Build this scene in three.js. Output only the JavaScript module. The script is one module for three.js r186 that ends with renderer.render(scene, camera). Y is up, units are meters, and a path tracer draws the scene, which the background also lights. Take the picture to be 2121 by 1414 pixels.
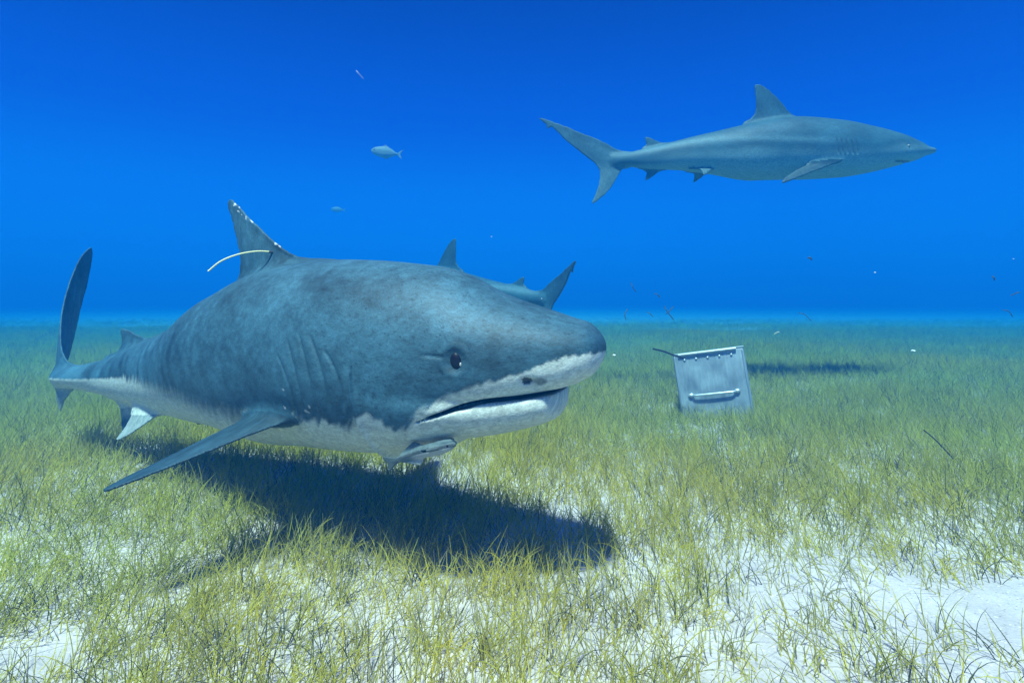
import * as THREE from 'three';
import { mergeGeometries } from 'three/addons/utils/BufferGeometryUtils.js';
import { RoundedBoxGeometry } from 'three/addons/geometries/RoundedBoxGeometry.js';

// ---------------------------------------------------------------- camera, water light, sun, exposure
const scene = new THREE.Scene();
const EYE = 0.85;                                   // camera height over the sea bed
const camera = new THREE.PerspectiveCamera(60, 2121 / 1414, 0.05, 600);
camera.position.set(0, EYE, 0);
camera.lookAt(0, EYE, -10);
camera.setViewOffset(2121, 1414, 0, 87, 2121, 1414); // level camera, lens shifted down

const renderer = new THREE.WebGLRenderer();
renderer.toneMapping = THREE.LinearToneMapping;
renderer.toneMappingExposure = 2.65;
renderer.shadowMap.enabled = true;

{ // open water all round: azure near the horizon, deeper blue above
  const W = 64, H = 256, data = new Float32Array(W * H * 4);
  const stops = [[-90, .004, .16, .50], [0, .003, .10, .44], [8, .0015, .07, .38], [16, .001, .015, .25], [27, .0005, .001, .135], [42, .0006, .008, .20], [60, .010, .05, .34], [90, .07, .24, .66]];
  for (let j = 0; j < H; j++) {
    const el = (j + .5) / H * 180 - 90;
    let k = 0; while (k < stops.length - 2 && el > stops[k + 1][0]) k++;
    const a = stops[k], b = stops[k + 1];
    let t = Math.min(1, Math.max(0, (el - a[0]) / (b[0] - a[0]))); t = t * t * (3 - 2 * t) * .4 + t * .6;
    for (let i = 0; i < W; i++) { const o = (j * W + i) * 4; for (let c = 0; c < 3; c++) data[o + c] = a[c + 1] + (b[c + 1] - a[c + 1]) * t; data[o + 3] = 1; }
  }
  const sky = new THREE.DataTexture(data, W, H, THREE.RGBAFormat, THREE.FloatType);
  sky.mapping = THREE.EquirectangularReflectionMapping; sky.magFilter = THREE.LinearFilter; sky.needsUpdate = true;
  scene.background = sky; scene.environment = sky;
}
const sun = new THREE.DirectionalLight(new THREE.Color(1, .88, .74), 4.7);
sun.position.set(-1.2, 9, 3.8); sun.target.position.set(0, 0, 0);
sun.castShadow = true; sun.shadow.radius = 9; sun.shadow.mapSize.set(2048, 2048);
Object.assign(sun.shadow.camera, { left: -12, right: 12, top: 12, bottom: -16, near: .5, far: 40 });
scene.add(sun, sun.target);
scene.fog = new THREE.FogExp2(new THREE.Color().setRGB(.010, .325, 1), .053);
{ // the sea itself: clear water that swallows red first, then green
  const water = new THREE.Mesh(new THREE.BoxGeometry(420, 3.9, 420), new THREE.MeshPhysicalMaterial({ transparent: true, opacity: 0, transmission: 1, roughness: 0, ior: 1.0, thickness: 1, attenuationColor: new THREE.Color().setRGB(Math.exp(-.108), Math.exp(-.011), Math.exp(-.002)), attenuationDistance: 1 }));
  water.name = 'water'; water.position.set(0, .95, 0); water.userData = { label: 'clear blue sea water filling the view', category: 'water', kind: 'structure' }; scene.add(water);
}

// ---------------------------------------------------------------- helpers
function rng(seed) { let a = seed >>> 0; return () => { a = (a + 0x6d2b79f5) | 0; let t = Math.imul(a ^ (a >>> 15), 1 | a); t = (t + Math.imul(t ^ (t >>> 7), 61 | t)) ^ t; return ((t ^ (t >>> 14)) >>> 0) / 4294967296; }; }
const hash = (x, y, z) => { let h = Math.imul(x | 0, 374761393) ^ Math.imul(y | 0, 668265263) ^ Math.imul(z | 0, 1442695041); h = Math.imul(h ^ (h >>> 13), 1274126177); return ((h ^ (h >>> 16)) >>> 0) / 4294967296; };
const fade = (t) => t * t * (3 - 2 * t), lerp = (a, b, t) => a + (b - a) * t, clamp = (x, a, b) => Math.min(b, Math.max(a, x));
const smooth = (a, b, x) => fade(clamp((x - a) / (b - a), 0, 1));
function noise(x, y, z = 0) {                        // value noise, -1..1
  const ix = Math.floor(x), iy = Math.floor(y), iz = Math.floor(z), u = fade(x - ix), v = fade(y - iy), w = fade(z - iz);
  const l = (k) => lerp(lerp(hash(ix, iy, iz + k), hash(ix + 1, iy, iz + k), u), lerp(hash(ix, iy + 1, iz + k), hash(ix + 1, iy + 1, iz + k), u), v);
  return lerp(l(0), l(1), w) * 2 - 1;
}
const fbm = (x, y, z = 0, n = 4) => { let s = 0, a = .5; for (let i = 0; i < n; i++) { s += a * noise(x, y, z); x = x * 2.03 + 17.1; y = y * 2.03 + 5.7; z = z * 2.03 + 9.2; a *= .5; } return s; };
const taken = new Map();
function numbered(name) { const n = taken.get(name) ?? 0; taken.set(name, n + 1); return n ? name + '_' + String(n).padStart(3, '0') : name; }
function tag(o, label, category, group, kind) { if (label) o.userData.label = label; if (category) o.userData.category = category; if (group) o.userData.group = group; if (kind) o.userData.kind = kind; return o; }
function thing(name, pos, label, category, group) { const g = new THREE.Group(); g.name = numbered(name); g.position.copy(pos); scene.add(g); return tag(g, label, category, group); }
function part(name, geometry, material, parent, label) { const m = new THREE.Mesh(geometry, material); m.name = name; m.castShadow = m.receiveShadow = true; parent.add(m); if (label) m.userData.label = label; return m; }
const V = (x, y, z) => new THREE.Vector3(x, y, z);
// table of [s, v1, v2 ...]: smooth (monotone-safe) interpolation
function table(rows) {
  const n = rows[0].length - 1, N = rows.length, tg = rows.map((r, i) => { const o = []; for (let c = 1; c <= n; c++) {
    if (i === 0 || i === N - 1) { const a = rows[i === 0 ? 0 : N - 2], b = rows[i === 0 ? 1 : N - 1]; o.push((b[c] - a[c]) / (b[0] - a[0])); continue; }
    const d0 = (r[c] - rows[i - 1][c]) / (r[0] - rows[i - 1][0]), d1 = (rows[i + 1][c] - r[c]) / (rows[i + 1][0] - r[0]);
    o.push(d0 * d1 <= 0 ? 0 : 2 * d0 * d1 / (d0 + d1)); } return o; });
  return (s, out = []) => {
    if (s <= rows[0][0]) { for (let c = 0; c < n; c++) out[c] = rows[0][c + 1]; return out; }
    if (s >= rows[N - 1][0]) { for (let c = 0; c < n; c++) out[c] = rows[N - 1][c + 1]; return out; }
    let k = 0; while (s > rows[k + 1][0]) k++;
    const a = rows[k], b = rows[k + 1], h = b[0] - a[0], t = (s - a[0]) / h, t2 = t * t, t3 = t2 * t;
    for (let c = 0; c < n; c++) out[c] = (2 * t3 - 3 * t2 + 1) * a[c + 1] + (t3 - 2 * t2 + t) * h * tg[k][c] + (-2 * t3 + 3 * t2) * b[c + 1] + (t3 - t2) * h * tg[k + 1][c];
    return out;
  };
}
function fastTable(rows, n = 1600) {                 // the same, sampled once
  const f = table(rows), s0 = rows[0][0], s1 = rows.at(-1)[0], w = rows[0].length - 1, a = new Float32Array((n + 1) * w);
  for (let i = 0; i <= n; i++) f(s0 + (s1 - s0) * i / n).forEach((v, c) => { a[i * w + c] = v; });
  return (s, out) => { const x = clamp((s - s0) / (s1 - s0), 0, 1) * n, i = Math.min(n - 1, Math.floor(x)), t = x - i; for (let c = 0; c < w; c++) out[c] = a[i * w + c] + (a[(i + 1) * w + c] - a[i * w + c]) * t; return out; };
}

// ---------------------------------------------------------------- sea bed
const bedHeight = (x, z) => {
  const r = Math.hypot(x, z), near = smooth(30, 6, r);
  let h = (fbm(x * .55 + 3.1, z * .55 - 1.7, 0, 3) * .10 + fbm(x * 2.3, z * 2.3, 4, 3) * .028) * (.35 + .65 * near);
  h += .07 * smooth(.9, 2.6, x) * smooth(-1.2, -2.3, z) * near;                 // low bank on the right
  h -= .02 * smooth(.4, 1.6, x) * smooth(-2.4, -1.4, z);
  return h;
};
const sandTexture = (() => {
  const n = 512, d = new Uint8Array(n * n * 4), b = new Uint8Array(n * n * 4), r = rng(5);
  const per = (x, y, f, k) => { const X = x * f, Y = y * f, ix = Math.floor(X), iy = Math.floor(Y), u = fade(X - ix), v = fade(Y - iy), q = (i, j) => hash(((i % f) + f) % f, ((j % f) + f) % f, k); return lerp(lerp(q(ix, iy), q(ix + 1, iy), u), lerp(q(ix, iy + 1), q(ix + 1, iy + 1), u), v); };
  for (let j = 0; j < n; j++) for (let i = 0; i < n; i++) {
    const x = i / n, y = j / n, o = (j * n + i) * 4, g = r();
    const m = .5 * per(x, y, 8, 1) + .3 * per(x, y, 24, 2) + .2 * per(x, y, 80, 3);
    let t = 158 + 40 * m + 16 * (g - .5); if (g > .992) t *= .62; else if (g < .006) t = 250;
    d[o] = clamp(t * 1.0, 0, 255); d[o + 1] = clamp(t * .945, 0, 255); d[o + 2] = clamp(t * .94, 0, 255); d[o + 3] = 255;
    const e = 255 * clamp(.55 * per(x, y, 14, 6) + .3 * per(x, y, 48, 7) + .15 * g, 0, 1); b[o] = b[o + 1] = b[o + 2] = e; b[o + 3] = 255;
  }
  const mk = (a, srgb) => { const t = new THREE.DataTexture(a, n, n); t.wrapS = t.wrapT = THREE.RepeatWrapping; t.magFilter = THREE.LinearFilter; if (srgb) t.colorSpace = THREE.SRGBColorSpace; t.needsUpdate = true; return t; };
  return [mk(d, true), mk(b, false)];
})();
{
  const R = [], A = 360; for (let r = .05; r < 180; r *= r < 20 ? 1.022 : 1.08) R.push(r); R.push(200);
  const p = [], uv = [], idx = [];
  for (const r of R) for (let k = 0; k <= A; k++) { const a = k / A * Math.PI * 2, x = Math.cos(a) * r, z = Math.sin(a) * r; p.push(x, bedHeight(x, z), z); uv.push(x / 1.7, z / 1.7); }
  for (let i = 0; i < R.length - 1; i++) for (let k = 0; k < A; k++) { const a = i * (A + 1) + k, b = a + A + 1; idx.push(a, a + 1, b, a + 1, b + 1, b); }
  for (let k = 1; k < A - 1; k++) idx.push(0, k + 1, k);
  const g = new THREE.BufferGeometry(); g.setAttribute('position', new THREE.Float32BufferAttribute(p, 3)); g.setAttribute('uv', new THREE.Float32BufferAttribute(uv, 2)); g.setIndex(idx); g.computeVertexNormals();
  const m = new THREE.MeshStandardMaterial({ map: sandTexture[0], bumpMap: sandTexture[1], bumpScale: .014, roughness: .95 });
  tag(part('sand', g, m, scene), 'white sandy sea bed showing between the seagrass', 'sea bed', null, 'structure');
}

// ---------------------------------------------------------------- seagrass
// One shoot: a few thin round blades from one root, bent by the surge.
function shootGeometry(seed, blades, height, width, droop) {
  const r = rng(seed), list = [];
  for (let b = 0; b < blades; b++) {
    const az = r() * Math.PI * 2, h = height * (.55 + .6 * r()), lean = .25 + .9 * r(), bend = (r() - .4) * droop, w = width * (.75 + .5 * r()), ox = (r() - .5) * .085, oz = (r() - .5) * .085;
    const N = 5, p = [], idx = [], twist = (r() - .5) * .06; let x = 0, y = -.01, ang = lean * .4;
    for (let i = 0; i <= N; i++) {
      const t = i / N, rad = w * .5 * (1 - .75 * t * t), side = twist * t * t * h * 6;
      for (let k = 0; k < 3; k++) { const q = k / 3 * Math.PI * 2, lx = x + Math.cos(q) * rad * Math.cos(ang), ly = y - Math.cos(q) * rad * Math.sin(ang), lz = Math.sin(q) * rad + side; p.push(ox + lx * Math.cos(az) - lz * Math.sin(az), ly, oz + lx * Math.sin(az) + lz * Math.cos(az)); }
      x += Math.sin(ang) * h / N; y += Math.cos(ang) * h / N; ang += (lean * .35 + bend) / N * 2;
    }
    for (let i = 0; i < N; i++) for (let k = 0; k < 3; k++) { const a = i * 3 + k, c = i * 3 + (k + 1) % 3; idx.push(a, a + 3, c, c, a + 3, c + 3); }
    const g = new THREE.BufferGeometry(); g.setAttribute('position', new THREE.Float32BufferAttribute(p, 3)); g.setIndex(idx); g.computeVertexNormals(); list.push(g);
  }
  return mergeGeometries(list);
}
// how thickly the grass stands, 0..1
function grassCover(x, z) {
  const d = -z;
  let c = .62 + .55 * fbm(x * .9 + 7, z * .9, 2, 3) + .4 * fbm(x * 3.1, z * 3.1, 8, 2);
  c += .12 * smooth(2.2, 3.2, d);
  c -= .40 * smooth(.35, 1.5, x) * smooth(2.7, 1.7, d);                              // open sand, lower right
  c -= .55 * Math.exp(-(((x + 1.15) / .22) ** 2 + ((d - 1.38) / .16) ** 2));          // sand patch, lower left
  c += .45 * Math.exp(-(((x - 1.05) / .5) ** 2 + ((d - 2.45) / .35) ** 2));           // darker tuft bank, right
  c += .5 * Math.exp(-(((x + .45) / .7) ** 2 + ((d - 2.2) / .35) ** 2));             // under the shark
  const edge = 14.6 - .12 * x + 1.1 * fbm(x * .25, 3, 1, 3);
  c *= lerp(smooth(edge + .5, edge - .2, d), 1, .3 * smooth(27, 17, d));
  return clamp(c, 0, 1);
}
const grassMaterial = new THREE.MeshPhysicalMaterial({ color: 0xffffff, roughness: .85, transmission: .65, thickness: 0, specularIntensity: .4 });
const deadMaterial = new THREE.MeshStandardMaterial({ color: new THREE.Color().setRGB(.05, .045, .03), roughness: .9 });
{
  const r = rng(11), VAR = 8, shapes = [], spots = Array.from({ length: VAR }, () => []);
  for (let k = 0; k < VAR; k++) shapes.push(shootGeometry(100 + k, 5, .14, .0027, .9));
  const put = (x, z, prob) => {
    const c = grassCover(x, z); if (r() > c * prob) return;
    spots[Math.floor(r() * VAR)].push([x, z, c]);
  };
  const bands = [[.55, 5, 1150], [5, 9, 850], [9, 17.5, 800], [17.5, 27, 300]];
  for (const [d0, d1, dens] of bands) {
    const half = d1 * .95 + 1.2, count = (d1 - d0) * half * 2 * dens;
    for (let i = 0; i < count; i++) { const d = d0 + r() * (d1 - d0), x = (r() * 2 - 1) * half; if (Math.abs(x) < d * .95 + 1.2) put(x, -d, 1); }
  }
  const M = new THREE.Matrix4(), q = new THREE.Quaternion(), q2 = new THREE.Quaternion(), e = new THREE.Euler(), col = new THREE.Color();
  spots.forEach((list, k) => {
    const im = new THREE.InstancedMesh(shapes[k], grassMaterial, list.length);
    im.name = numbered('seagrass'); im.castShadow = im.receiveShadow = true;
    list.forEach(([x, z, c], i) => {
      const patch = fbm(x * .8 + 31, z * .8, 5, 3), far = smooth(3, 6, -z);
      const tall = (.72 + .5 * r()) * (1 + .35 * patch) * (.8 + .3 * c) * lerp(1, 1.1, far);
      e.set((r() - .5) * .7 - .05, r() * Math.PI * 2, (r() - .5) * .7);
      q.setFromEuler(e);
      q2.setFromEuler(new THREE.Euler(-.12 + .2 * fbm(x * .7, z * .7, 9, 2), 0, clamp(x / Math.max(1.2, -z), -1, 1) * .28 + .25 * fbm(x * .6 + 4, z * .6, 12, 2)));
      q.premultiply(q2);
      M.compose(V(x, bedHeight(x, z), z), q, V(lerp(1, 1.25, far), tall, lerp(1, 1.25, far)));
      im.setMatrixAt(i, M);
      const t = r(), gold = clamp(.55 + .5 * patch + .35 * (r() - .5), 0, 1);
      if (t < .11) col.setRGB(.13, .15, .05); else if (t > .91) col.setRGB(.62, .58, .34);
      else col.setRGB(lerp(.56, .84, gold), lerp(.66, .73, gold), lerp(.11, .07, gold)).multiplyScalar(.68 + .5 * r());
      im.setColorAt(i, col);
    });
    tag(im, 'thin yellow green seagrass blades covering the sand', 'seagrass', null, 'stuff');
    scene.add(im);
  });
  // dark dead blades standing or lying among the live ones
  const list = [];
  for (let i = 0; i < 9000; i++) { const d = .9 + r() ** 1.6 * 11, x = (r() * 2 - 1) * (d * .95 + .6); if (grassCover(x, -d) > .05) list.push([x, -d]); }
  const im = new THREE.InstancedMesh(shootGeometry(77, 1, .15, .0026, .9), deadMaterial, list.length); im.name = 'dead_seagrass';
  list.forEach(([x, z], i) => { const lying = r() < .6; q.setFromEuler(new THREE.Euler(lying ? 1.25 + .2 * r() : (r() - .5) * .7, 0, (r() - .5) * .7)); q2.setFromAxisAngle(V(0, 1, 0), r() * 6.283); q.premultiply(q2); M.compose(V(x, bedHeight(x, z) + (lying ? .02 : 0), z), q, V(1, .5 + r() * .8, 1)); im.setMatrixAt(i, M); });
  tag(im, 'dark dead seagrass blades scattered through the meadow', 'dead seagrass', null, 'stuff'); im.castShadow = im.receiveShadow = true; scene.add(im);
}

// ---------------------------------------------------------------- bodies: a distance field meshed with surface nets, then bent along a spine
function meshField(f, lo, hi, cell, B = 8) {
  const n = [0, 1, 2].map((c) => Math.ceil((hi[c] - lo[c]) / cell / B) * B), NY = n[1] + 2, NZ = n[2] + 2, key = (i, j, k) => ((i + 1) * NY + j + 1) * NZ + k + 1;
  const S = B + 1, blocks = [], half = B * cell / 2, reach = half * 1.7321 * 1.7 + .01;
  for (let bi = 0; bi < n[0]; bi += B) for (let bj = 0; bj < n[1]; bj += B) for (let bk = 0; bk < n[2]; bk += B)
    if (Math.abs(f(lo[0] + bi * cell + half, lo[1] + bj * cell + half, lo[2] + bk * cell + half)) < reach) {
      const v = new Float32Array(S * S * S); let neg = false, pos = false, o = 0;
      for (let i = 0; i < S; i++) for (let j = 0; j < S; j++) for (let k = 0; k < S; k++) { const d = f(lo[0] + (bi + i) * cell, lo[1] + (bj + j) * cell, lo[2] + (bk + k) * cell); v[o++] = d; if (d < 0) neg = true; else pos = true; }
      if (neg && pos) blocks.push([bi, bj, bk, v]);
    }
  const index = new Map(), pos = [], idx = [], at = (i, j, k) => (i * S + j) * S + k;
  for (const [bi, bj, bk, v] of blocks) for (let i = 0; i < B; i++) for (let j = 0; j < B; j++) for (let k = 0; k < B; k++) {
    const c = [v[at(i, j, k)], v[at(i + 1, j, k)], v[at(i, j + 1, k)], v[at(i + 1, j + 1, k)], v[at(i, j, k + 1)], v[at(i + 1, j, k + 1)], v[at(i, j + 1, k + 1)], v[at(i + 1, j + 1, k + 1)]];
    let m = 0; for (let q = 0; q < 8; q++) if (c[q] < 0) m |= 1 << q;
    if (m === 0 || m === 255) continue;
    let x = 0, y = 0, z = 0, cnt = 0;
    for (let q = 0; q < 8; q++) for (let ax = 1; ax < 8; ax <<= 1) { if (q & ax) continue; const w = q | ax; if ((c[q] < 0) === (c[w] < 0)) continue; const t = c[q] / (c[q] - c[w]); x += (q & 1) + (ax === 1 ? t : 0); y += ((q >> 1) & 1) + (ax === 2 ? t : 0); z += ((q >> 2) & 1) + (ax === 4 ? t : 0); cnt++; }
    index.set(key(bi + i, bj + j, bk + k), pos.length / 3);
    pos.push(lo[0] + (bi + i + x / cnt) * cell, lo[1] + (bj + j + y / cnt) * cell, lo[2] + (bk + k + z / cnt) * cell);
  }
  const quad = (a, b, c, d, flip) => { if (a === undefined || b === undefined || c === undefined || d === undefined) return; if (flip) idx.push(a, c, b, a, d, c); else idx.push(a, b, c, a, c, d); };
  for (const [bi, bj, bk, v] of blocks) for (let i = 0; i < B; i++) for (let j = 0; j < B; j++) for (let k = 0; k < B; k++) {
    const a = v[at(i, j, k)] < 0, X = bi + i, Y = bj + j, Z = bk + k, g = (p, q, s) => index.get(key(p, q, s));
    if (a !== v[at(i + 1, j, k)] < 0) quad(g(X, Y - 1, Z - 1), g(X, Y, Z - 1), g(X, Y, Z), g(X, Y - 1, Z), !a);
    if (a !== v[at(i, j + 1, k)] < 0) quad(g(X - 1, Y, Z - 1), g(X - 1, Y, Z), g(X, Y, Z), g(X, Y, Z - 1), !a);
    if (a !== v[at(i, j, k + 1)] < 0) quad(g(X - 1, Y - 1, Z), g(X, Y - 1, Z), g(X, Y, Z), g(X - 1, Y, Z), !a);
  }
  const e = cell * .4;                               // settle every vertex on the surface
  for (let i = 0; i < pos.length; i += 3) for (let it = 0; it < 2; it++) {
    const x = pos[i], y = pos[i + 1], z = pos[i + 2], d = f(x, y, z), gx = (f(x + e, y, z) - f(x - e, y, z)) / (2 * e), gy = (f(x, y + e, z) - f(x, y - e, z)) / (2 * e), gz = (f(x, y, z + e) - f(x, y, z - e)) / (2 * e), g2 = Math.max(.3, gx * gx + gy * gy + gz * gz), s = clamp(d / g2, -cell * .5, cell * .5) * .8;
    pos[i] -= gx * s; pos[i + 1] -= gy * s; pos[i + 2] -= gz * s;
  }
  return { pos: new Float32Array(pos), idx };
}
const smin = (a, b, k) => { const h = Math.max(k - Math.abs(a - b), 0) / k; return Math.min(a, b) - h * h * k * .25; };
const smax = (a, b, k) => -smin(-a, -b, k);
// a body swept along x: rows of [x, top, bottom, half width, exponent above, exponent below]
function sweptBody(rows, nose, tail) {
  const T = fastTable(rows), o = [], o2 = [], end = rows.at(-1)[0];
  const radius = (x, y, z, out) => {
    const u = clamp(x, 0, end); T(u, out);
    let g = 1; if (u < nose) g = Math.sqrt(Math.max(1e-4, 1 - (1 - u / nose) ** 2)); if (u > end - tail) g *= Math.sqrt(Math.max(1e-4, 1 - (1 - (end - u) / tail) ** 2));
    const h = Math.max(.002, (y > 0 ? out[0] : -out[1]) * g), w = Math.max(.002, out[2] * g), n = y > 0 ? out[3] : out[4];
    return Math.pow(Math.pow(Math.abs(y) / h, n) + Math.pow(Math.abs(z) / w, n) + 1e-12, 1 / n);
  };
  return (x, y, z) => {
    const L = Math.hypot(y, z) + 1e-6, q = radius(x, y, z, o);
    let f = L * (1 - 1 / Math.max(q, .02)); if (q < .2) f = -Math.min(o[2], -o[1]) * .8;
    const h = .004, q2 = radius(x + h, y, z, o2), sl = Math.abs(L / Math.max(q, .05) - L / Math.max(q2, .05)) / h;
    f /= Math.sqrt(1 + Math.min(sl, 6) ** 2);
    const over = x < 0 ? -x : x > end ? x - end : 0;
    return over ? Math.hypot(Math.max(f, 0), over) : f;
  };
}
// a flat fin: closed smooth outline in its own plane (origin O, axes A along the body, B across)
function fin({ outline, O = [0, 0, 0], A = [1, 0, 0], B = [0, 1, 0], thick = [.03, .006], b0 = 0, b1 = .5, soft = .045, bow = 0, least = .0035 }) {
  const a = V(...A).normalize(), b = V(...B); b.addScaledVector(a, -b.dot(a)).normalize(); const c = a.clone().cross(b);
  const poly = []; const N = outline.length;
  for (let i = 0; i < N; i++) {
    const p0 = outline[(i + N - 1) % N], p1 = outline[i], p2 = outline[(i + 1) % N], p3 = outline[(i + 2) % N];
    for (let k = 0; k < 4; k++) { const t = k / 4, h = (q) => { const m1 = p1[2] ? 0 : (p2[q] - p0[q]) * .5, m2 = p2[2] ? 0 : (p3[q] - p1[q]) * .5, t2 = t * t, t3 = t2 * t; return (2 * t3 - 3 * t2 + 1) * p1[q] + (t3 - 2 * t2 + t) * m1 + (-2 * t3 + 3 * t2) * p2[q] + (t3 - t2) * m2; }; poly.push([h(0), h(1)]); }
  }
  let x0 = 1e9, x1 = -1e9, y0 = 1e9, y1 = -1e9; for (const [x, y] of poly) { x0 = Math.min(x0, x); x1 = Math.max(x1, x); y0 = Math.min(y0, y); y1 = Math.max(y1, y); }
  const cx = (x0 + x1) / 2, cy = (y0 + y1) / 2, R = Math.hypot(x1 - x0, y1 - y0) / 2 + Math.abs(bow) + .03, n = poly.length;
  return (x, y, z) => {
    const dx = x - O[0], dy = y - O[1], dz = z - O[2], u = dx * a.x + dy * a.y + dz * a.z, v = dx * b.x + dy * b.y + dz * b.z; let w = dx * c.x + dy * c.y + dz * c.z;
    const far = Math.sqrt((u - cx) ** 2 + (v - cy) ** 2 + w * w) - R; if (far > .12) return far;
    const tb = clamp((v - b0) / (b1 - b0), 0, 1); w -= bow * tb * tb;
    let d = 1e9, inside = false;
    for (let i = 0, j = n - 1; i < n; j = i++) {
      const xi = poly[i][0], yi = poly[i][1], ex = poly[j][0] - xi, ey = poly[j][1] - yi, px = u - xi, py = v - yi, t = clamp((px * ex + py * ey) / (ex * ex + ey * ey + 1e-12), 0, 1), qx = px - ex * t, qy = py - ey * t; d = Math.min(d, qx * qx + qy * qy);
      if ((yi > v) !== (poly[j][1] > v) && u < ex * (v - yi) / ey + xi) inside = !inside;
    }
    d = Math.sqrt(d) * (inside ? -1 : 1) + .0025 * noise(u * 45, v * 45, 3);
    const half = .5 * lerp(thick[0], thick[1], Math.pow(tb, .7)), hh = Math.max(least, half * (1 - Math.exp(Math.min(d, 0) / soft)));
    const e = Math.abs(w) - hh;
    return d > 0 ? Math.hypot(d, Math.max(e, 0)) : Math.max(e, d);
  };
}
// spine rows [s, X, Y, Z(depth)] -> bends straight coordinates into the world
function spine(rows) {
  const T = table(rows.map(([s, x, y, d]) => [s, x, y, -d])), C = V(), Q = V();
  const linear = (s, out) => { const a = rows[0], z = rows.at(-1); const r = T(clamp(s, a[0], z[0])); out.set(r[0], r[1], r[2]); return out; };
  return (x, y, z, out = V()) => {
    linear(x, C); const h = .03, s0 = rows[0][0], s1 = rows.at(-1)[0], xa = clamp(x - h, s0, s1 - 2 * h);
    linear(xa, out); linear(xa + 2 * h, Q); const t = Q.sub(out).normalize();
    if (x < s0) C.addScaledVector(t, x - s0); if (x > s1) C.addScaledVector(t, x - s1);
    const side = V(t.z, 0, -t.x).normalize().negate(), up = t.clone().cross(side).normalize(); if (up.y < 0) up.negate();
    return out.copy(C).addScaledVector(up, y).addScaledVector(side, z);
  };
}
const skinMaps = (() => {
  const n = 512, d = new Uint8Array(n * n * 4), b = new Uint8Array(n * n * 4), r = rng(9);
  const per = (x, y, f, g, k) => { const X = x * f, Y = y * g, ix = Math.floor(X), iy = Math.floor(Y), u = fade(X - ix), v = fade(Y - iy), q = (i, j) => hash(((i % f) + f) % f, ((j % g) + g) % g, k); return lerp(lerp(q(ix, iy), q(ix + 1, iy), u), lerp(q(ix, iy + 1), q(ix + 1, iy + 1), u), v); };
  for (let j = 0; j < n; j++) for (let i = 0; i < n; i++) {
    const x = i / n, y = j / n, o = (j * n + i) * 4, g = r(), m = .3 * per(x, y, 40, 40, 1) + .35 * per(x, y, 120, 120, 2) + .35 * g, t = 218 + 110 * (m - .5);
    d[o] = d[o + 1] = d[o + 2] = clamp(t, 0, 255); d[o + 3] = 255;
    const e = 255 * (.5 * per(x, y, 90, 60, 4) + .5 * per(x, y, 200, 200, 5)); b[o] = b[o + 1] = b[o + 2] = e; b[o + 3] = 255;
  }
  return [d, b].map((a, k) => { const t = new THREE.DataTexture(a, n, n); t.wrapS = t.wrapT = THREE.RepeatWrapping; t.magFilter = THREE.LinearFilter; if (!k) t.colorSpace = THREE.SRGBColorSpace; t.needsUpdate = true; return t; });
})();
const skin = new THREE.MeshPhysicalMaterial({ vertexColors: true, map: skinMaps[0], bumpMap: skinMaps[1], bumpScale: .0006, roughness: .6, specularIntensity: .6 });
// mesh data -> geometry in the space of a group at origin
function posed({ pos, idx }, bend, colour, origin, scale = .5) {
  const n = pos.length / 3, p = new Float32Array(n * 3), c = new Float32Array(n * 3), uv = new Float32Array(n * 2), v = V(), k = [0, 0, 0];
  for (let i = 0; i < n; i++) {
    const x = pos[i * 3], y = pos[i * 3 + 1], z = pos[i * 3 + 2];
    bend(x, y, z, v); p[i * 3] = v.x - origin.x; p[i * 3 + 1] = v.y - origin.y; p[i * 3 + 2] = v.z - origin.z;
    colour(x, y, z, k); c[i * 3] = k[0]; c[i * 3 + 1] = k[1]; c[i * 3 + 2] = k[2];
    uv[i * 2] = x / scale; uv[i * 2 + 1] = (Math.atan2(Math.abs(z), y) * .3 - y * .35) / scale;
  }
  const g = new THREE.BufferGeometry(); g.setAttribute('position', new THREE.BufferAttribute(p, 3)); g.setAttribute('color', new THREE.BufferAttribute(c, 3)); g.setAttribute('uv', new THREE.BufferAttribute(uv, 2));
  g.setIndex(idx); g.computeVertexNormals();
  // the bend may mirror: keep faces outward
  return g;
}
const mixTo = (o, r, g, b, t) => { o[0] = lerp(o[0], r, t); o[1] = lerp(o[1], g, t); o[2] = lerp(o[2], b, t); };
function surfaceZ(f, x, y, z0 = .6) { let z = z0; for (let i = 0; i < 80; i++) { const d = f(x, y, z); if (d < .0005) break; z -= Math.max(d * .6, .0004); } return z; }

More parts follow.
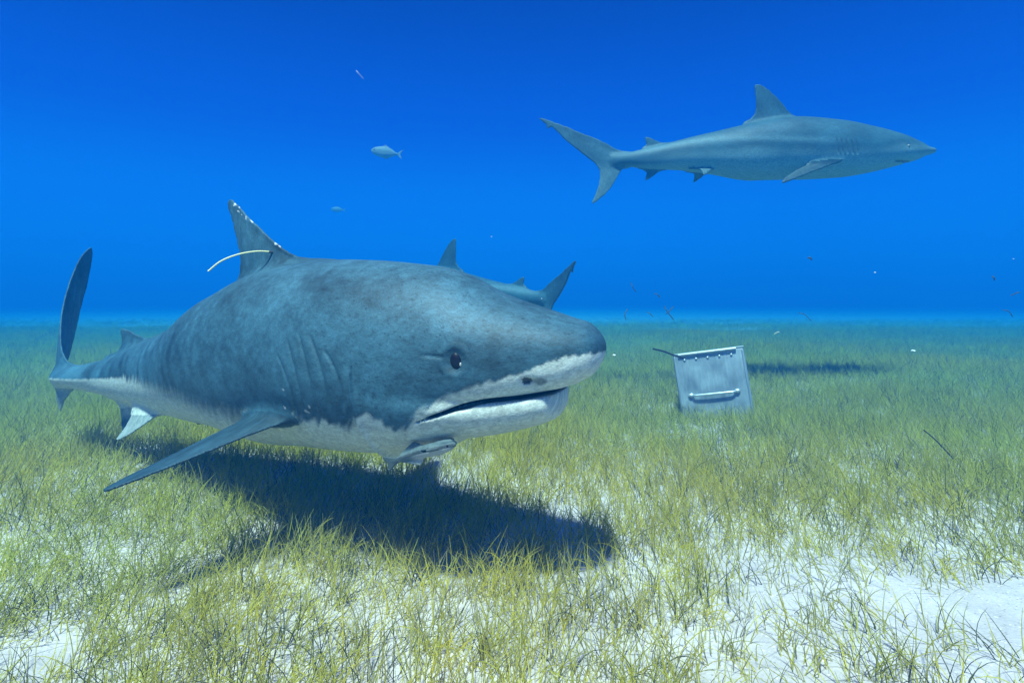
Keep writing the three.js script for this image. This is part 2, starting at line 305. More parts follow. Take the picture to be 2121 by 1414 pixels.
// ---------------------------------------------------------------- tiger shark
{
  const bend = spine([
    [0, .279, EYE - .136, 1.75], [.13, .155, EYE - .152, 1.775], [.383, -.091, EYE - .187, 1.85], [.68, -.365, EYE - .193, 1.975], [1.0, -.632, EYE - .197, 2.15], [1.53, -1.098, EYE - .245, 2.4], [1.894, -1.402, EYE - .314, 2.6], [2.286, -1.739, EYE - .357, 2.8],
    [2.55, -1.965, EYE - .383, 2.91], [2.75, -2.17, EYE - .397, 2.98], [2.92, -2.325, EYE - .405, 3.06], [3.05, -2.415, EYE - .41, 3.16], [3.2, -2.495, EYE - .415, 3.295], [3.45, -2.585, EYE - .42, 3.53], [3.7, -2.64, EYE - .42, 3.775]]);
  const trunk = sweptBody([
    [0, .056, -.052, .115, 2.2, 2.4], [.03, .070, -.070, .14, 2.2, 2.6], [.08, .090, -.091, .17, 2.2, 2.8], [.13, .114, -.109, .19, 2.2, 3], [.23, .167, -.120, .218, 2.2, 3], [.305, .207, -.134, .236, 2.2, 2.9], [.383, .245, -.16, .25, 2.2, 2.7], [.44, .271, -.2, .262, 2.15, 2.5], [.5, .292, -.245, .272, 2.1, 2.4], [.6, .308, -.295, .29, 2.1, 2.2], [.78, .328, -.322, .312, 2.1, 2.1],
    [1.0, .34, -.335, .325, 2.1, 2.1], [1.25, .335, -.335, .318, 2.1, 2.1], [1.53, .285, -.285, .265, 2.1, 2.1], [1.894, .215, -.215, .195, 2, 2], [2.286, .15, -.15, .13, 2, 2], [2.5, .106, -.108, .098, 1.9, 2], [2.706, .073, -.066, .078, 1.8, 1.9], [2.85, .056, -.05, .066, 1.7, 1.8], [2.98, .05, -.05, .046, 1.8, 1.9], [3.12, .05, -.045, .024, 2, 2]], .055, .1);
  const jaw = sweptBody([
    [0, .045, -.056, .125, 2.3, 2.2], [.03, .05, -.064, .158, 2.3, 2.2], [.065, .055, -.074, .175, 2.3, 2.2], [.16, .06, -.090, .2, 2.3, 2.2], [.25, .06, -.104, .222, 2.2, 2.2], [.37, .05, -.135, .24, 2.1, 2.1], [.5, .05, -.155, .25, 2, 2]], .045, .2);
  const fins = [
    [fin({ outline: [[1.02, .30], [1.13, .35], [1.2, .378], [1.28, .437], [1.4, .548], [1.505, .652], [1.53, .658], [1.535, .635], [1.505, .52], [1.487, .42], [1.492, .37], [1.52, .31], [1.575, .262], [1.50, .22], [1.3, .2]], thick: [.06, .012], b0: .3, b1: .66, soft: .08 }), .06],
    [fin({ outline: [[2.16, .145], [2.26, .168], [2.36, .205], [2.43, .23], [2.465, .228], [2.463, .19], [2.472, .15], [2.52, .118], [2.585, .104], [2.55, .085], [2.4, .06]], thick: [.036, .008], b0: .12, b1: .23, soft: .04 }), .035],
    [fin({ outline: [[2.27, -.13], [2.35, -.175], [2.42, -.235], [2.46, -.268], [2.5, -.27], [2.505, -.22], [2.51, -.16], [2.55, -.11], [2.58, -.095], [2.5, -.06], [2.35, -.08]], thick: [.03, .008], b0: -.1, b1: -.27, soft: .035 }), .03],
    [fin({ outline: [[2.76, .045], [2.86, .085], [2.96, .165], [3.08, .30], [3.2, .43], [3.33, .56], [3.47, .675], [3.57, .735], [3.60, .738], [3.612, .70], [3.585, .61], [3.54, .5], [3.47, .38], [3.395, .25], [3.31, .13], [3.21, .03], [3.12, -.03], [3.09, -.09], [3.08, -.155], [3.06, -.185], [3.0, -.175], [2.92, -.125], [2.83, -.06], [2.8, 0]], thick: [.05, .012], b0: .05, b1: .74, soft: .05 }), .03],
  ];
  for (const s of [1, -1]) {
    const out = s > 0 ? [.315, -.205, .93] : [.42, -.3, -.86];
    fins.push([fin({ O: [.86, -.17, .25 * s], A: [1, .05 , -.30 * s], B: out, outline: [[-.03, -.1], [0, .02], [.045, .15], [.085, .3], [.115, .44], [.135, .535], [.15, .56], [.175, .55], [.21, .47], [.25, .3], [.275, .14], [.29, .04], [.26, -.08]], thick: [.056, .012], b0: 0, b1: .56, soft: .05, bow: -.03 * s }), .05]);
    fins.push([fin({ O: [2.0, -.15, .085 * s], A: [1, 0, .05 * s], B: [.2, -.75, .6 * s], outline: [[-.05, -.04], [.02, .04], [.1, .105], [.17, .145], [.2, .145], [.19, .1], [.2, .04], [.23, 0], [.2, -.05]], thick: [.036, .008], b0: 0, b1: .15, soft: .035 }), .035]);
  }
  const mouthT = table([[.10, -.100], [.15, -.105], [.22, -.105], [.30, -.101], [.36, -.108], [.41, -.126], [.44, -.140], [.47, -.154]]), mouthY = (x) => mouthT(x)[0], mouthGap = (x) => .010 * smooth(.42, .32, x) + .0045;
  const gill = [[.675, -.04, .09], [.72, -.03, .11], [.765, -.035, .12], [.81, -.05, .115], [.85, -.07, .09]];
  const body = (x, y, z) => trunk(x, y, z);
  const fieldHead = (x, y, z, t) => {
    let f = t;
    if (x < .7 && x > .05) f = smin(f, jaw(x - .137, y + .128, z), .012 + .1 * smooth(.3, .55, x));
    if (x > .55 && x < 1 && f < .06 && f > -.06) {                               // gill slits: a groove with a raised flap in front
      for (const [gx, gy, gh] of gill) { const k = (y - gy) / gh; if (Math.abs(k) > 1.25) continue; const cx = gx + .022 * k * k + .02 * k, w = smooth(1.2, .7, Math.abs(k)), e = (x - cx); f += w * (.0048 * Math.exp(-((e / .0055) ** 2)) - .0028 * Math.exp(-(((e + .022) / .016) ** 2))); }
    }
    if (x < .62 && f < .05) {
      if (x > .1 && x < .475) { const slab = Math.abs(y - mouthY(x)) - mouthGap(x) / 2; f = smax(f, -Math.max(slab, -(f + .075)), .004); }
      const az = Math.abs(z);
      const n1 = Math.hypot((x - .202) * .9, (y + .058) * 1.2, (az - .19) * .6); f += .014 * Math.exp(-((n1 / .011) ** 2)); // nostril
      const n2 = Math.hypot(x - .183, (y + .074) * .8, (az - .19) * .6); f += .012 * Math.exp(-((n2 / .012) ** 2)) - .004 * Math.exp(-((Math.hypot(x - .193, y + .066) / .007) ** 2));
      const ex = x - .365, ey = y - .018, er = Math.hypot(ex, ey * .85); f += (.010 * Math.exp(-((er / .03) ** 2)) - .0035 * Math.exp(-(((er - .034) / .009) ** 2))) * (az > .08 ? 1 : 0) - .007 * Math.exp(-((Math.hypot(ex, ey - .062) / .05) ** 2)) * (az > .08 ? 1 : 0);
      const fl = y - .03 - (x - .4) * .1; if (x > .39 && x < .46) f += .004 * Math.exp(-((fl / .006) ** 2)) * smooth(.46, .43, x) * smooth(.385, .40, x);
      const lb = y - (mouthY(.445) + (.445 - x) * .28); if (x > .33 && x < .45) f += .007 * Math.exp(-((lb / .005) ** 2)) * smooth(.33, .36, x); // lip furrow
    }
    return f;
  };
  const field = (x, y, z) => {
    const t = trunk(x, y, z); let f = fieldHead(x, y, z, t);
    f -= .006 * Math.exp(-(((y - .005) / .02) ** 2)) * smooth(2.4, 2.7, x) * smooth(3.0, 2.9, x) * (Math.abs(z) > .02 ? 1 : 0); // tail keel
    for (const [d, k] of fins) f = smin(f, d(x, y, z), k);
    return f;
  };
  const data = meshField(field, [-.02, -.42, -.85], [3.72, .80, .95], .0047);
  // skin: dark above, white below, with a ragged edge, faint bars and freckles
  const edgeY = fastTable([[0, -.02, .004], [.05, -.008, .004], [.10, -.008, .004], [.16, -.022, .004], [.21, -.034, .004], [.29, -.048, .006], [.36, -.064, .008], [.40, -.088, .010], [.43, -.112, .012], [.48, -.15, .014], [.53, -.188, .014], [.565, -.165, .014], [.60, -.135, .012], [.64, -.15, .014], [.70, -.192, .014], [.78, -.175, .014], [.9, -.19, .03], [1.1, -.20, .05], [1.3, -.185, .06], [1.7, -.095, .05], [2.05, -.02, .03], [2.3, 0, .008], [2.9, .004, .006], [3.0, -.02, .01], [3.2, -.12, .01], [3.7, -.2, .01]]);
  const e2 = [];
  const colour = (x, y, z, o) => {
    const az = Math.abs(z);
    edgeY(x, e2);
    const rag = fbm((x + .75 * y) * 78, (y - .75 * x) * 13, az * 8, 3) * (x < .95 ? lerp(.014, .034, smooth(.34, .5, x)) : x < 2.2 ? .03 : .008);
    let t = smooth(e2[0] - e2[1], e2[0] + e2[1], y + rag);
    // fins are dark above and at their edges
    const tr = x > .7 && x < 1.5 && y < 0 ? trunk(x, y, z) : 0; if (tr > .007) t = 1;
    if (x > 2.2 && x < 2.62 && y < -.15) t = .45 + .5 * smooth(-.17, -.22, y);
    if (x > 2.75 && y < -.05) t = .55 - .45 * smooth(-.13, -.17, y);
    if (x > 1.95 && x < 2.25 && y < -.17 && az > .1) t = .55;
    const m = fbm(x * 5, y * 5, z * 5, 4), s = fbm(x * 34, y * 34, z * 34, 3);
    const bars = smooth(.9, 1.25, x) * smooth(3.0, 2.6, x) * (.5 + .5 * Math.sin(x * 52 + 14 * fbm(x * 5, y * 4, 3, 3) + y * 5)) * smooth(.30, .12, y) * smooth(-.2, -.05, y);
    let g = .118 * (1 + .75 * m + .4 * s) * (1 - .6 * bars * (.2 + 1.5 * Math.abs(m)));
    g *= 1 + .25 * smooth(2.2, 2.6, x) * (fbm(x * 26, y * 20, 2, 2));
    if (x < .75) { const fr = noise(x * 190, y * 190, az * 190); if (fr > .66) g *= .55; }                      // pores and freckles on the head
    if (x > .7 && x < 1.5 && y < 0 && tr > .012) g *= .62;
    o[0] = g * .42; o[1] = g * 1.14; o[2] = g * 1.55;  // grey hide; the blue-cyan of the water light is put into its colour
    const wv = .74 + .05 * fbm(x * 9, y * 9, z * 9, 3); let wr = wv * .95, wg = wv * 1.04, wb = wv * .93;
    if (noise(x * 150, y * 150, az * 150) > .8 && x < .8) { wr *= .72; wg *= .74; wb *= .74; }
    mixTo(o, wr, wg, wb, 1 - t);
    if (x < .36 && x > .15) { const p = Math.hypot((x - .175) * .9, (y + .064) * 1.1); if (p < .03 && az > .1) mixTo(o, .13, .17, .18, .75 * smooth(.020, .012, p + .012 * s)); const q = Math.hypot(x - .203, y + .058); if (q < .011) mixTo(o, .03, .03, .03, .9); }
    if (x > .12 && x < .47) { const dm = Math.abs(y - mouthY(x)); if (dm < mouthGap(x) * .5 + .0015 && trunk(x, y, z) < .0 && jawInside(x, y, z)) mixTo(o, .045, .035, .035, .9); }
    // pale nicks on the fin edges
    if (x > 1.2 && x < 1.55 && y > .42) { const k = fbm(x * 60, y * 60, 3, 2); const lead = y - (.437 + (x - 1.28) * .93); if (lead > -.018 && k > .22 && (y > .53 || x < 1.31)) mixTo(o, .8, .8, .78, smooth(.12, .2, k)); }
    if (az > .78 && x < 1.4 && fbm(x * 90, z * 90, 1, 2) > .12) mixTo(o, .75, .75, .75, .8);
    if (x > .78 && x < .9 && az > .22 && az < .36 && y > -.15 && y < -.08 && fbm(x * 40, y * 40, 6, 2) > .18) mixTo(o, .7, .7, .68, .8);
  };
  const jawInside = (x, y, z) => trunk(x, y, z) < -.006 || jaw(x - .137, y + .128, z) < -.006;
  const origin = bend(1.2, -.34, 0);
  const root = thing('tiger_shark', origin, 'large grey tiger shark with white belly swimming low over the seagrass', 'shark');
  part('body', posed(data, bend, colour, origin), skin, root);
  const eyeMat = new THREE.MeshPhysicalMaterial({ color: new THREE.Color().setRGB(.008, .008, .012), roughness: .4, specularIntensity: .35 });
  const rimMat = new THREE.MeshPhysicalMaterial({ color: new THREE.Color().setRGB(.42, .44, .42), roughness: .3 });
  for (const s of [1, -1]) {
    const z = surfaceZ((x, y, q) => field(x, y, q * s), .365, .018), c = bend(.365, .018, (z - .004) * s), ax = bend(.375, .018, (z - .004) * s).sub(c).normalize(), nn = bend(.365, .018, (z + .02) * s).sub(c).normalize();
    const up = nn.clone().cross(ax).normalize(); if (up.y < 0) up.negate();
    const g = new THREE.SphereGeometry(1, 28, 20); g.scale(.0175, .0265, .0125); g.rotateZ(.16 * s);
    const m = part('eye', g, eyeMat, root, 'black eye'); m.position.copy(c).sub(origin); m.quaternion.setFromRotationMatrix(new THREE.Matrix4().makeBasis(ax.clone(), up, ax.clone().cross(up).normalize()));
    const rim = new THREE.SphereGeometry(1, 24, 16); rim.scale(.003, .006, .0035); rim.translate(-.0150, -.010, .0045 * s);
    part('eye_rim', rim, rimMat, m);
  }
  scene.userData.tigerBend = bend;

  // streamer tag in the dorsal fin
  const e0 = bend(1.30, .405, -.02);
  const pts = [e0, e0.clone().add(V(-.035, .0, .02)), e0.clone().add(V(-.095, -.014, .05)), e0.clone().add(V(-.15, -.042, .075)), e0.clone().add(V(-.19, -.08, .09))];
  const tg = thing('streamer_tag', e0, 'thin pale yellow streamer tag trailing from the tall dorsal fin', 'tag');
  const curve = new THREE.CatmullRomCurve3(pts.map((p) => p.clone().sub(e0)));
  part('streamer', new THREE.TubeGeometry(curve, 40, .0032, 8), new THREE.MeshStandardMaterial({ color: new THREE.Color().setRGB(.72, .66, .34), roughness: .6 }), tg);
  part('anchor', new THREE.TubeGeometry(new THREE.LineCurve3(V(.016, -.001, -.012), V(-.004, 0, 0)), 4, .0042, 8), new THREE.MeshStandardMaterial({ color: new THREE.Color().setRGB(.02, .02, .02), roughness: .6 }), tg);

  // remora under the jaw
  const rb = sweptBody([[0, .010, -.010, .018, 2.4, 2.2], [.03, .013, -.018, .021, 2.4, 2.2], [.07, .016, -.024, .021, 2.2, 2], [.12, .015, -.019, .016, 2, 2], [.17, .010, -.011, .009, 2, 2], [.22, .007, -.007, .0045, 2, 2]], .02, .02);
  const rf = [
    fin({ outline: [[.195, .004], [.225, .016], [.243, .022], [.238, .0], [.243, -.022], [.225, -.016], [.195, -.004]], thick: [.005, .004], soft: .01, b0: 0, b1: .02 }),
    fin({ outline: [[.105, .01], [.13, .03], [.145, .027], [.19, .01], [.19, .002], [.11, 0]], thick: [.005, .004], soft: .01, b0: 0, b1: .03 }),
    fin({ outline: [[.105, -.01], [.13, -.034], [.145, -.03], [.19, -.01], [.19, -.002], [.11, 0]], thick: [.005, .004], soft: .01, b0: 0, b1: -.03 }),
    fin({ O: [.055, -.002, -.018], A: [1, .1, -.12], B: [.35, .15, -.8], outline: [[0, -.008], [.01, .012], [.035, .032], [.048, .034], [.035, .014], [.022, -.005]], thick: [.005, .004], soft: .01, b0: 0, b1: .03 })];
  const rdisc = sweptBody([[0, .006, -.006, .014, 2.4, 2.4], [.03, .007, -.006, .018, 2.4, 2.4], [.062, .006, -.006, .014, 2.4, 2.4]], .015, .015);
  const rfield = (x, y, z) => { let f = smin(rb(x, y, z), rdisc(x - .006, y - .012, z), .004); for (const d of rf) f = smin(f, d(x, y, z), .006); return f; };
  const rdata = meshField(rfield, [-.01, -.05, -.05], [.26, .05, .075], .0022);
  const at = (px, py, d) => V((px - 1060.5) / 1224.56 * d, EYE - (py - 620) / 1224.56 * d, d);
  const h0 = at(946, 918, 1.68), h1 = at(895, 928, 1.68), h2 = at(850, 942, 1.70), h3 = at(800, 962, 1.72);
  const rbend = spine([[0, h0.x, h0.y, h0.z], [.08, h1.x, h1.y, h1.z], [.155, h2.x, h2.y, h2.z], [.243, h3.x, h3.y, h3.z]]);
  const ro = rbend(.1, 0, 0), rcol = (x, y, z, o) => { const g = .2 * (1 + .4 * fbm(x * 90, y * 90, z * 90, 3)); o[0] = g * .7; o[1] = g * 1.03; o[2] = g * 1.1; const w = smooth(-.002, -.007, y + .003 * fbm(x * 120, 3, z * 50, 2)) * smooth(.17, .12, x); mixTo(o, .6, .62, .6, w); if (y > -.004 && y < .006 && x < .2 && x > .01) mixTo(o, .05, .055, .06, .6); if (x > .2) mixTo(o, .05, .06, .06, .6); };
  const rr = thing('remora', ro, 'small slender remora clinging beneath the jaw of the large shark', 'fish');
  part('body', posed(rdata, rbend, rcol, ro, .2), skin, rr);
  const em = part('eye', new THREE.SphereGeometry(.0035, 12, 10), eyeMat, rr); em.position.copy(rbend(.028, .002, -.0195)).sub(ro);
}

// ---------------------------------------------------------------- reef sharks
{
  const K = 244.9, G = 5 / 4.2, X = (px) => (1937 - px) / K, midPy = table([[0, 313], [60, 313], [300, 308], [467, 316], [557, 322], [642, 331], [680, 333], [830, 333]]), Y = (px, py) => (midPy(1937 - px)[0] - py) / K, P = (list) => list.map(([a, b]) => [X(a), Y(a, b)]);
  const prof = [[1937, 306, 319, .05], [1925, 306, 320, .055], [1900, 294, 331, .085], [1860, 278, 343, .125], [1800, 262, 357, .16], [1740, 250, 366, .182], [1645, 243, 371, .195], [1560, 256, 373, .18], [1470, 276, 360, .125], [1400, 291, 350, .085], [1340, 305, 348, .06], [1295, 317, 344, .04], [1262, 322, 345, .02]];
  const trunk = sweptBody(prof.map(([px, t, b, w]) => [X(px), Y(px, t), Y(px, b), w * G, 2.05, 2.1]), .05, .05);
  const fins = [
    [fin({ outline: P([[1675, 254], [1648, 244], [1632, 228], [1615, 206], [1597, 186], [1582, 176], [1573, 175], [1570, 182], [1571, 205], [1570, 226], [1562, 243], [1544, 256], [1570, 272], [1640, 270]]), thick: [.04, .01], b0: .2, b1: .46, soft: .05, least: .0062 }), .04],
    [fin({ outline: P([[1395, 297], [1370, 291], [1350, 282], [1341, 281], [1341, 289], [1342, 297], [1333, 305], [1345, 314], [1385, 312]]), thick: [.022, .008], b0: .06, b1: .15, soft: .03, least: .0062 }), .02],
    [fin({ outline: P([[1380, 344], [1362, 354], [1347, 365], [1335, 372], [1336, 364], [1338, 356], [1330, 349], [1324, 346], [1350, 335]]), thick: [.02, .008], b0: -.05, b1: -.16, soft: .03, least: .0062 }), .02],
    [fin({ outline: P([[1305, 318], [1280, 310], [1245, 292], [1195, 271], [1150, 254], [1114, 242], [1120, 250], [1128, 257], [1132, 265], [1142, 263], [1172, 291], [1208, 319], [1234, 340], [1243, 358], [1241, 380], [1233, 405], [1226, 423], [1242, 413], [1260, 396], [1276, 373], [1288, 352], [1304, 345]]), thick: [.03, .009], b0: 0, b1: .3, soft: .04, least: .0062 }), .03],
  ];
  for (const s of [1, -1]) {
    fins.push([fin({ O: [X(1712), Y(1712, 336), .17 * s], A: [1, -.06, 0], B: [0, s < 0 ? -.93 : .12, (s < 0 ? .4 : .95) * s], outline: [[-.09, -.05], [-.04, .02], [.08, .09], [.26, .17], [.40, .225], [.44, .23], [.40, .175], [.27, .09], [.15, .03], [.10, -.03]].map(([a, b]) => [a * G, b * G * (s < 0 ? .78 : 1)]), thick: [.034, .009], b0: 0, b1: .4, soft: .035, least: .0062, bow: -.02 * s }), .03]);
    fins.push([fin({ O: [X(1468), Y(1468, 348), .06 * s], A: [1, 0, 0], B: [.35, -.6, .62 * s], outline: [[-.05, -.02], [0, .03], [.06, .09], [.085, .1], [.085, .06], [.1, .02], [.16, 0], [.1, -.03]].map(([a, b]) => [a * G, b * G]), thick: [.022, .008], b0: 0, b1: .1, soft: .03, least: .0062 }), .025]);
  }
  const pecs = [fins[4][0], fins[6][0]];
  const gx = [1748, 1738, 1727, 1717, 1708];
  const mouth = (x) => Y(1880, 337) + (x - X(1880)) * -.06;
  const field = (x, y, z) => {
    let f = trunk(x, y, z);
    if (x < 1 && f < .05 && f > -.05) {
      for (const px of gx) { const g = X(px), k = (y - Y(px, 316)) / .055; if (Math.abs(k) < 1.2) { const e = x - g - .012 * k; f += smooth(1.2, .7, Math.abs(k)) * (.008 * Math.exp(-((e / .007) ** 2)) - .003 * Math.exp(-(((e + .016) / .01) ** 2))); } }
      if (x > X(1884) && x < X(1835)) f += .012 * Math.exp(-(((y - mouth(x)) / .006) ** 2)) * smooth(X(1835), X(1845), x);
      const ey = Math.hypot(x - X(1860), y - Y(1860, 311)); f += .006 * Math.exp(-((ey / .018) ** 2));
    }
    for (const [d, k] of fins) f = smin(f, d(x, y, z), k);
    return f;
  };
  const data = meshField(field, [-.02, -.5, -.66], [3.45, .66, .66], .0095);
  const colour = (x, y, z, o) => {
    const m = fbm(x * 5, y * 5, z * 5, 3), s = fbm(x * 30, y * 30, z * 30, 2), az = Math.abs(z);
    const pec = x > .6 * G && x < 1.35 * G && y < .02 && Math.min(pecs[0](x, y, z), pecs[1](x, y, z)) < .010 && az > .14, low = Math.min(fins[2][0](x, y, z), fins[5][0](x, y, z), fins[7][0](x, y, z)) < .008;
    x /= G; y /= G; const az0 = az / G, e = lerp(lerp(-.015, -.05, smooth(.1, .5, x)), -.02, smooth(1.3, 2, x)) + .02 * Math.sin(x * 5), t = smooth(e - .05, e + .045, y + .03 * m);
    let g = .105 * (1 + .5 * m + .25 * s); if (pec) g *= .45; o[0] = g * .38; o[1] = g * 1.12; o[2] = g * 1.45; let w = 1 - t;  // pectoral fins: their shade is put in as a darker skin colour
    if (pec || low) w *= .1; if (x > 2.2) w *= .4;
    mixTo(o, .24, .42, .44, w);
    const band = Math.exp(-(((y - e - .085) / .022) ** 2)) * smooth(.6, 1.0, x) * smooth(2.3, 2.0, x); mixTo(o, .18, .34, .38, .45 * band);
    x *= G; y *= G;
    if (x > X(1884) && x < X(1838) && Math.abs(y - mouth(x)) < .006) mixTo(o, .04, .04, .04, .7);
    for (const px of gx) { const k = (y - Y(px, 316)) / .055; if (Math.abs(k) < 1 && az > .1 && Math.abs(x - X(px) - .012 * k) < .005) mixTo(o, .06, .09, .1, .35); }
    if ((x > 2.5 * G && y < -.2 * G) || az0 > .36) mixTo(o, .08, .085, .09, .6);
  };
  const eyeMat = new THREE.MeshPhysicalMaterial({ color: new THREE.Color().setRGB(.02, .02, .02), roughness: .15 });
  const rimMat = new THREE.MeshPhysicalMaterial({ color: new THREE.Color().setRGB(.3, .3, .27), roughness: .4 });
  const make = (bend, label) => {
    const o = bend(1.2, -.2, 0), root = thing('reef_shark', o, label, 'shark', 'reef sharks in the blue water');
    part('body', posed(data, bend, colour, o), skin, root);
    for (const s of [1, -1]) {
      const x = X(1860), y = Y(1860, 311), z = surfaceZ((a, b, c) => field(a, b, c * s), x, y, .3), c = bend(x, y, (z - .002) * s), g = new THREE.SphereGeometry(1, 18, 14); g.scale(.013, .011, .011);
      const m = part('eye', g, rimMat, root); m.position.copy(c).sub(o); const p = new THREE.SphereGeometry(1, 14, 10); p.scale(.006, .009, .013); part('pupil', p, eyeMat, m);
    }
  };
  const D = 5, w = (px, py, d) => [(px - 1060.5) / 1224.56 * d, EYE - (py - 620) / 1224.56 * d, d];
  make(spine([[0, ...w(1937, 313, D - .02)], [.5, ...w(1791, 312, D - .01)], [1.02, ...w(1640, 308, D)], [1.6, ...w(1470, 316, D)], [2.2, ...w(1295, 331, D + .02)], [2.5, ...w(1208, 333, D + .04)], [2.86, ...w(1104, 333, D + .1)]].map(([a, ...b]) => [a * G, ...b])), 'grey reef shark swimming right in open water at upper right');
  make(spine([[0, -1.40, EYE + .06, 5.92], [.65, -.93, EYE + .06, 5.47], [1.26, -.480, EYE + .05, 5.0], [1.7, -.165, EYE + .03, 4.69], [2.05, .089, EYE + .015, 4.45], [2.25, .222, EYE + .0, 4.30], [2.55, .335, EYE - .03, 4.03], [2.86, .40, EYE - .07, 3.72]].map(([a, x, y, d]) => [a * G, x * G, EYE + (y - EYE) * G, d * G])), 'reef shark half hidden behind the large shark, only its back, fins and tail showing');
}

// ---------------------------------------------------------------- metal bait crate
{
  const g = thing('metal_crate', V(1.555, -.065, -4.42), 'dented silver metal crate standing tilted in the seagrass', 'crate');
  g.rotation.set(-.08, -.36, .13);
  const r = rng(3), n = 256, d = new Uint8Array(n * n * 4), rr = new Uint8Array(n * n * 4);
  for (let j = 0; j < n; j++) for (let i = 0; i < n; i++) { const o = (j * n + i) * 4, m = fbm(i * .02, j * .02, 1, 4), s = fbm(i * .16, j * .03, 4, 2), t = clamp(176 + 34 * m + 18 * s + 12 * (r() - .5) - (r() > .9985 ? 90 : 0), 0, 255); d[o] = t; d[o + 1] = t; d[o + 2] = t; d[o + 3] = 255; rr[o] = rr[o + 1] = rr[o + 2] = clamp(150 + 60 * m, 0, 255); rr[o + 3] = 255; }
  const tex = [d, rr].map((a, k) => { const t = new THREE.DataTexture(a, n, n); t.wrapS = t.wrapT = THREE.RepeatWrapping; t.magFilter = THREE.LinearFilter; if (!k) t.colorSpace = THREE.SRGBColorSpace; t.needsUpdate = true; return t; });
  const zinc = new THREE.MeshStandardMaterial({ color: new THREE.Color().setRGB(.74, .84, .92), map: tex[0], roughnessMap: tex[1], roughness: .9, metalness: .45 });
  const steel = new THREE.MeshStandardMaterial({ color: new THREE.Color().setRGB(.62, .63, .62), roughness: .35, metalness: .55 });
  const W = .50, H = .53, D = .36;
  const box = new RoundedBoxGeometry(W, H, D, 4, .012); box.translate(0, H / 2, 0); part('box', box, zinc, g);
  const seam = new RoundedBoxGeometry(.012, H - .03, .012, 2, .004);
  for (const s of [-1, 1]) { const m = seam.clone(); m.translate(s * (W / 2 - .012), H / 2, D / 2 + .002); part('corner_fold', m, zinc, g); }
  const lid = new RoundedBoxGeometry(W + .006, .012, D + .006, 2, .004); lid.translate(0, H + .004, 0); part('lid', lid, zinc, g);
  const rod = new THREE.CylinderGeometry(.0085, .0085, .405, 14); rod.rotateZ(Math.PI / 2); rod.translate(-.005, H - .002, D / 2 + .012); part('hinge', rod, steel, g);
  for (let k = 0; k < 5; k++) { const q = new THREE.SphereGeometry(.0085, 12, 8); q.scale(1, 1, .6); q.translate(-.168 + k * .082, H - .042, D / 2 + .004); part('rivet', q, steel, g); }
  const bar = new THREE.TubeGeometry(new THREE.CatmullRomCurve3([V(-.155, .225, D / 2 + .006), V(-.135, .225, D / 2 + .022), V(-.10, .225, D / 2 + .026), V(.10, .225, D / 2 + .026), V(.135, .225, D / 2 + .022), V(.155, .225, D / 2 + .006)]), 50, .0075, 10);
  const h = part('handle', bar, steel, g);
  for (const s of [-1, 1]) { const lug = new THREE.SphereGeometry(.017, 14, 10); lug.scale(1.25, .85, .8); lug.translate(s * .16, .228, D / 2 + .008); part('handle_mount', lug, steel, h); }
  const st = thing('black_strap', V(1.22, .436, -4.17), 'short black strap sticking out from the corner of the metal crate', 'strap');
  part('strap', new THREE.TubeGeometry(new THREE.CatmullRomCurve3([V(-.232, .068, .03), V(-.155, .05, .02), V(-.08, .022, .01), V(.0, -.002, -.005)]), 24, .0062, 8), new THREE.MeshStandardMaterial({ color: new THREE.Color().setRGB(.012, .012, .014), roughness: .7 }), st);
}

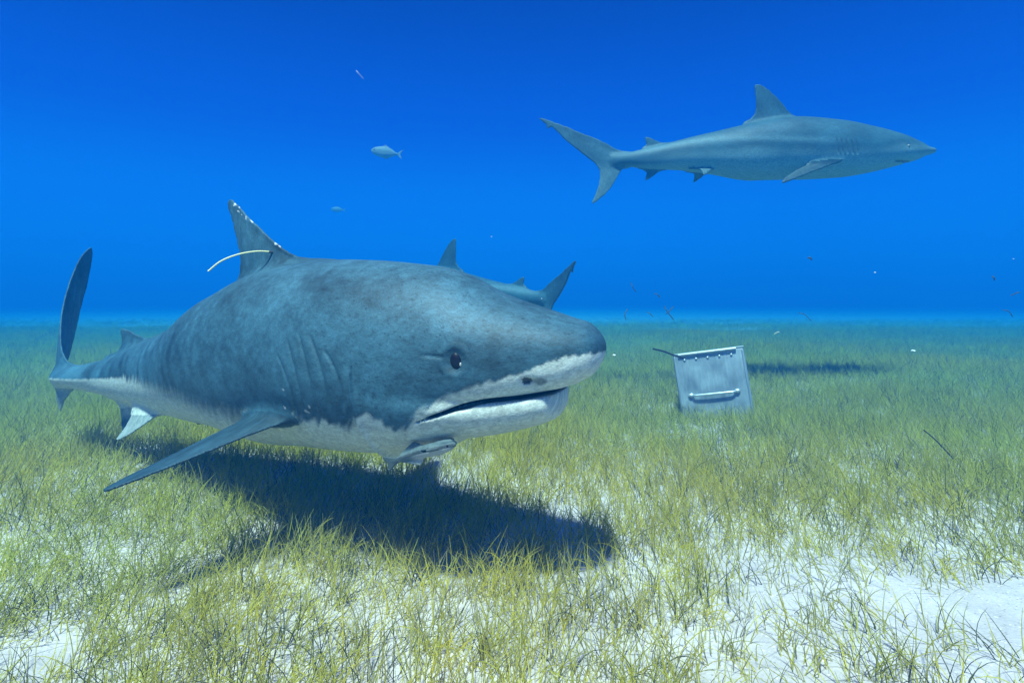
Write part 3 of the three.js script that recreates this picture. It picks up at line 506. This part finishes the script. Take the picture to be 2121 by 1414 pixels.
// ---------------------------------------------------------------- small fish and drifting bits
{
  const rb = sweptBody([[0, .02, -.02, .012, 2, 2], [.06, .05, -.05, .03, 2, 2], [.14, .066, -.066, .034, 2, 2], [.22, .05, -.052, .026, 2, 2], [.29, .018, -.02, .012, 2, 2], [.32, .010, -.010, .006, 2, 2]], .04, .02);
  const rf = [
    fin({ outline: [[.31, .006], [.345, .04], [.375, .06], [.35, .012], [.348, 0], [.35, -.012], [.375, -.06], [.345, -.04], [.31, -.006]], thick: [.008, .007], soft: .01, b0: 0, b1: .06 }),
    fin({ outline: [[.13, .06], [.16, .085], [.19, .072], [.28, .022], [.2, .03]], thick: [.008, .007], soft: .01, b0: 0, b1: .08 }),
    fin({ outline: [[.16, -.06], [.18, -.082], [.2, -.07], [.28, -.022], [.2, -.03]], thick: [.008, .007], soft: .01, b0: 0, b1: -.08 })];
  const field = (x, y, z) => { let f = rb(x, y, z); for (const d of rf) f = smin(f, d(x, y, z), .008); return f; };
  const data = meshField(field, [-.01, -.1, -.05], [.39, .1, .05], .005);
  const col = (x, y, z, o) => { const g = .3 + .1 * fbm(x * 60, y * 60, z * 60, 2); o[0] = g * .6; o[1] = g; o[2] = g * 1.05; mixTo(o, .4, .5, .5, smooth(.01, -.03, y) * .6); if (y > .045) mixTo(o, .2, .24, .26, .5); };
  const eyeMat = new THREE.MeshStandardMaterial({ color: new THREE.Color().setRGB(.02, .02, .02), roughness: .3 });
  for (const [px, py, d, k, tilt, label] of [[768, 311, 10.5, 1.5, -.12, 'pale silvery fish hanging in the blue water above the large shark'], [685, 433, 17, 1.1, -.05, 'faint distant fish left of and below the pale silvery fish']]) {
    const p = V((px - 1060.5) / 1224.56 * d, EYE - (py - 620) / 1224.56 * d, -d), dir = V(Math.cos(tilt), Math.sin(tilt), -.12).normalize();
    const bend = spine([[0, p.x, p.y, d], [.2, p.x + dir.x * .2 * k, p.y + dir.y * .2 * k, d - dir.z * .2 * k], [.4, p.x + dir.x * .4 * k, p.y + dir.y * .4 * k, d - dir.z * .4 * k]]);
    const b2 = (x, y, z, out) => bend(x, y * k, z * k, out), o = b2(.2, 0, 0, V()), g = thing('fish', o, label, 'fish', 'fish in open water');
    part('body', posed(data, b2, col, o, .3), skin, g);
    const z = surfaceZ(field, .04, .012, .06), e = part('eye', new THREE.SphereGeometry(.008 * k, 12, 8), eyeMat, g); e.position.copy(b2(.04, .012, z, V())).sub(o);
  }
  // loose blades and specks adrift
  const pale = new THREE.MeshStandardMaterial({ color: new THREE.Color().setRGB(.55, .52, .36), roughness: .8 }), dark = new THREE.MeshStandardMaterial({ color: new THREE.Color().setRGB(.05, .05, .04), roughness: .8 }), white = new THREE.MeshStandardMaterial({ color: new THREE.Color().setRGB(.75, .75, .7), roughness: .8 });
  const bits = [
    [738, 146, 752, 162, 2.8, .0013, pale, 'short pale curved grass blade adrift near the top of the water'], [1914, 890, 1978, 952, 2.6, .003, dark, 'long dark curled blade over the meadow at the right edge'],
    [1395, 635, 1380, 650, 3.2, .002, dark, "dark grass fragment crossing another above the crate's left side"], [1308, 586, 1318, 604, 3, .0018, dark, "highest dark fragment in the water right of the snout"], [1377, 634, 1396, 662, 3, .002, dark, "longest dark fragment floating just left of and above the crate"], [1300, 640, 1296, 662, 3, .0018, dark, "dark upright fragment nearest the large shark's snout"], [1340, 646, 1352, 656, 3, .0018, dark, "tiny dark fragment between the snout and the longest fragment"], [1356, 608, 1368, 616, 3, .0018, dark, "tiny dark fragment above the crossed fragments left of the crate"],
    [1674, 534, 1682, 538, 2.6, .003, dark, "thick dark scrap alone in blue water below the swimming reef shark"], [2095, 612, 2110, 606, 2.8, .002, dark, "dark fragment closest to the right edge above the meadow"], [2078, 642, 2102, 656, 3, .0018, dark, "lowest dark fragment near the right edge just above the meadow"], [2056, 572, 2062, 580, 3, .003, dark, "short thick dark scrap near the right edge, highest there"], [1655, 648, 1680, 664, 3.4, .0018, dark, "faint dark fragment just above the meadow right of the crate"], [1604, 692, 1616, 688, 4, .003, pale],
  ];
  const r = rng(21);
  bits.forEach(([x0, y0, x1, y1, d, rad, m, label]) => {
    const q = (x, y) => V((x - 1060.5) / 1224.56 * d, EYE - (y - 620) / 1224.56 * d, -d), a = q(x0, y0), b = q(x1, y1).add(V(0, 0, (r() - .5) * .03)), mid = a.clone().lerp(b, .5).add(V((b.y - a.y) * .22, (a.x - b.x) * -.22, .01));
    const g = new THREE.TubeGeometry(new THREE.CatmullRomCurve3([V(0, 0, 0), mid.sub(a), b.clone().sub(a)]), 14, rad, 6), o = part(numbered('plant_fragment'), g, m, scene); o.position.copy(a);
    tag(o, label ?? (m === pale ? 'short pale blade floating just above the far meadow edge' : 'tiny dark grass fragment adrift above the far meadow'), 'grass blade', 'loose blades adrift');
  });
  const flake = new THREE.IcosahedronGeometry(1, 1); { const p = flake.attributes.position; for (let i = 0; i < p.count; i++) { const k = 1 + .35 * noise(p.getX(i) * 2, p.getY(i) * 2, p.getZ(i) * 2); p.setXYZ(i, p.getX(i) * k, p.getY(i) * k * .7, p.getZ(i) * k); } flake.computeVertexNormals(); }
  for (const [px, py, d, s, label] of [[1892, 726, 3.6, .011, 'cream leaf scrap drifting over the meadow right of the crate'], [1272, 735, 2.6, .006, 'small white fleck just in front of the large shark snout'], [1018, 490, 3, .003, 'tiny white speck in the water above the half hidden shark'], [1813, 564, 3, .004, 'tiny pale speck in the blue water at right'], [1122, 618, 3.2, .003, 'tiny white speck beside the far shark tail'], [2100, 536, 3, .003, 'tiny pale speck close to the right edge']]) {
    const o = part(numbered('drifting_speck'), flake, white, scene); o.scale.set(s * 1.3, s * .7, s); o.position.set((px - 1060.5) / 1224.56 * d, EYE - (py - 620) / 1224.56 * d, -d); tag(o, label, 'speck', 'specks adrift');
  }
}
renderer.render(scene, camera);
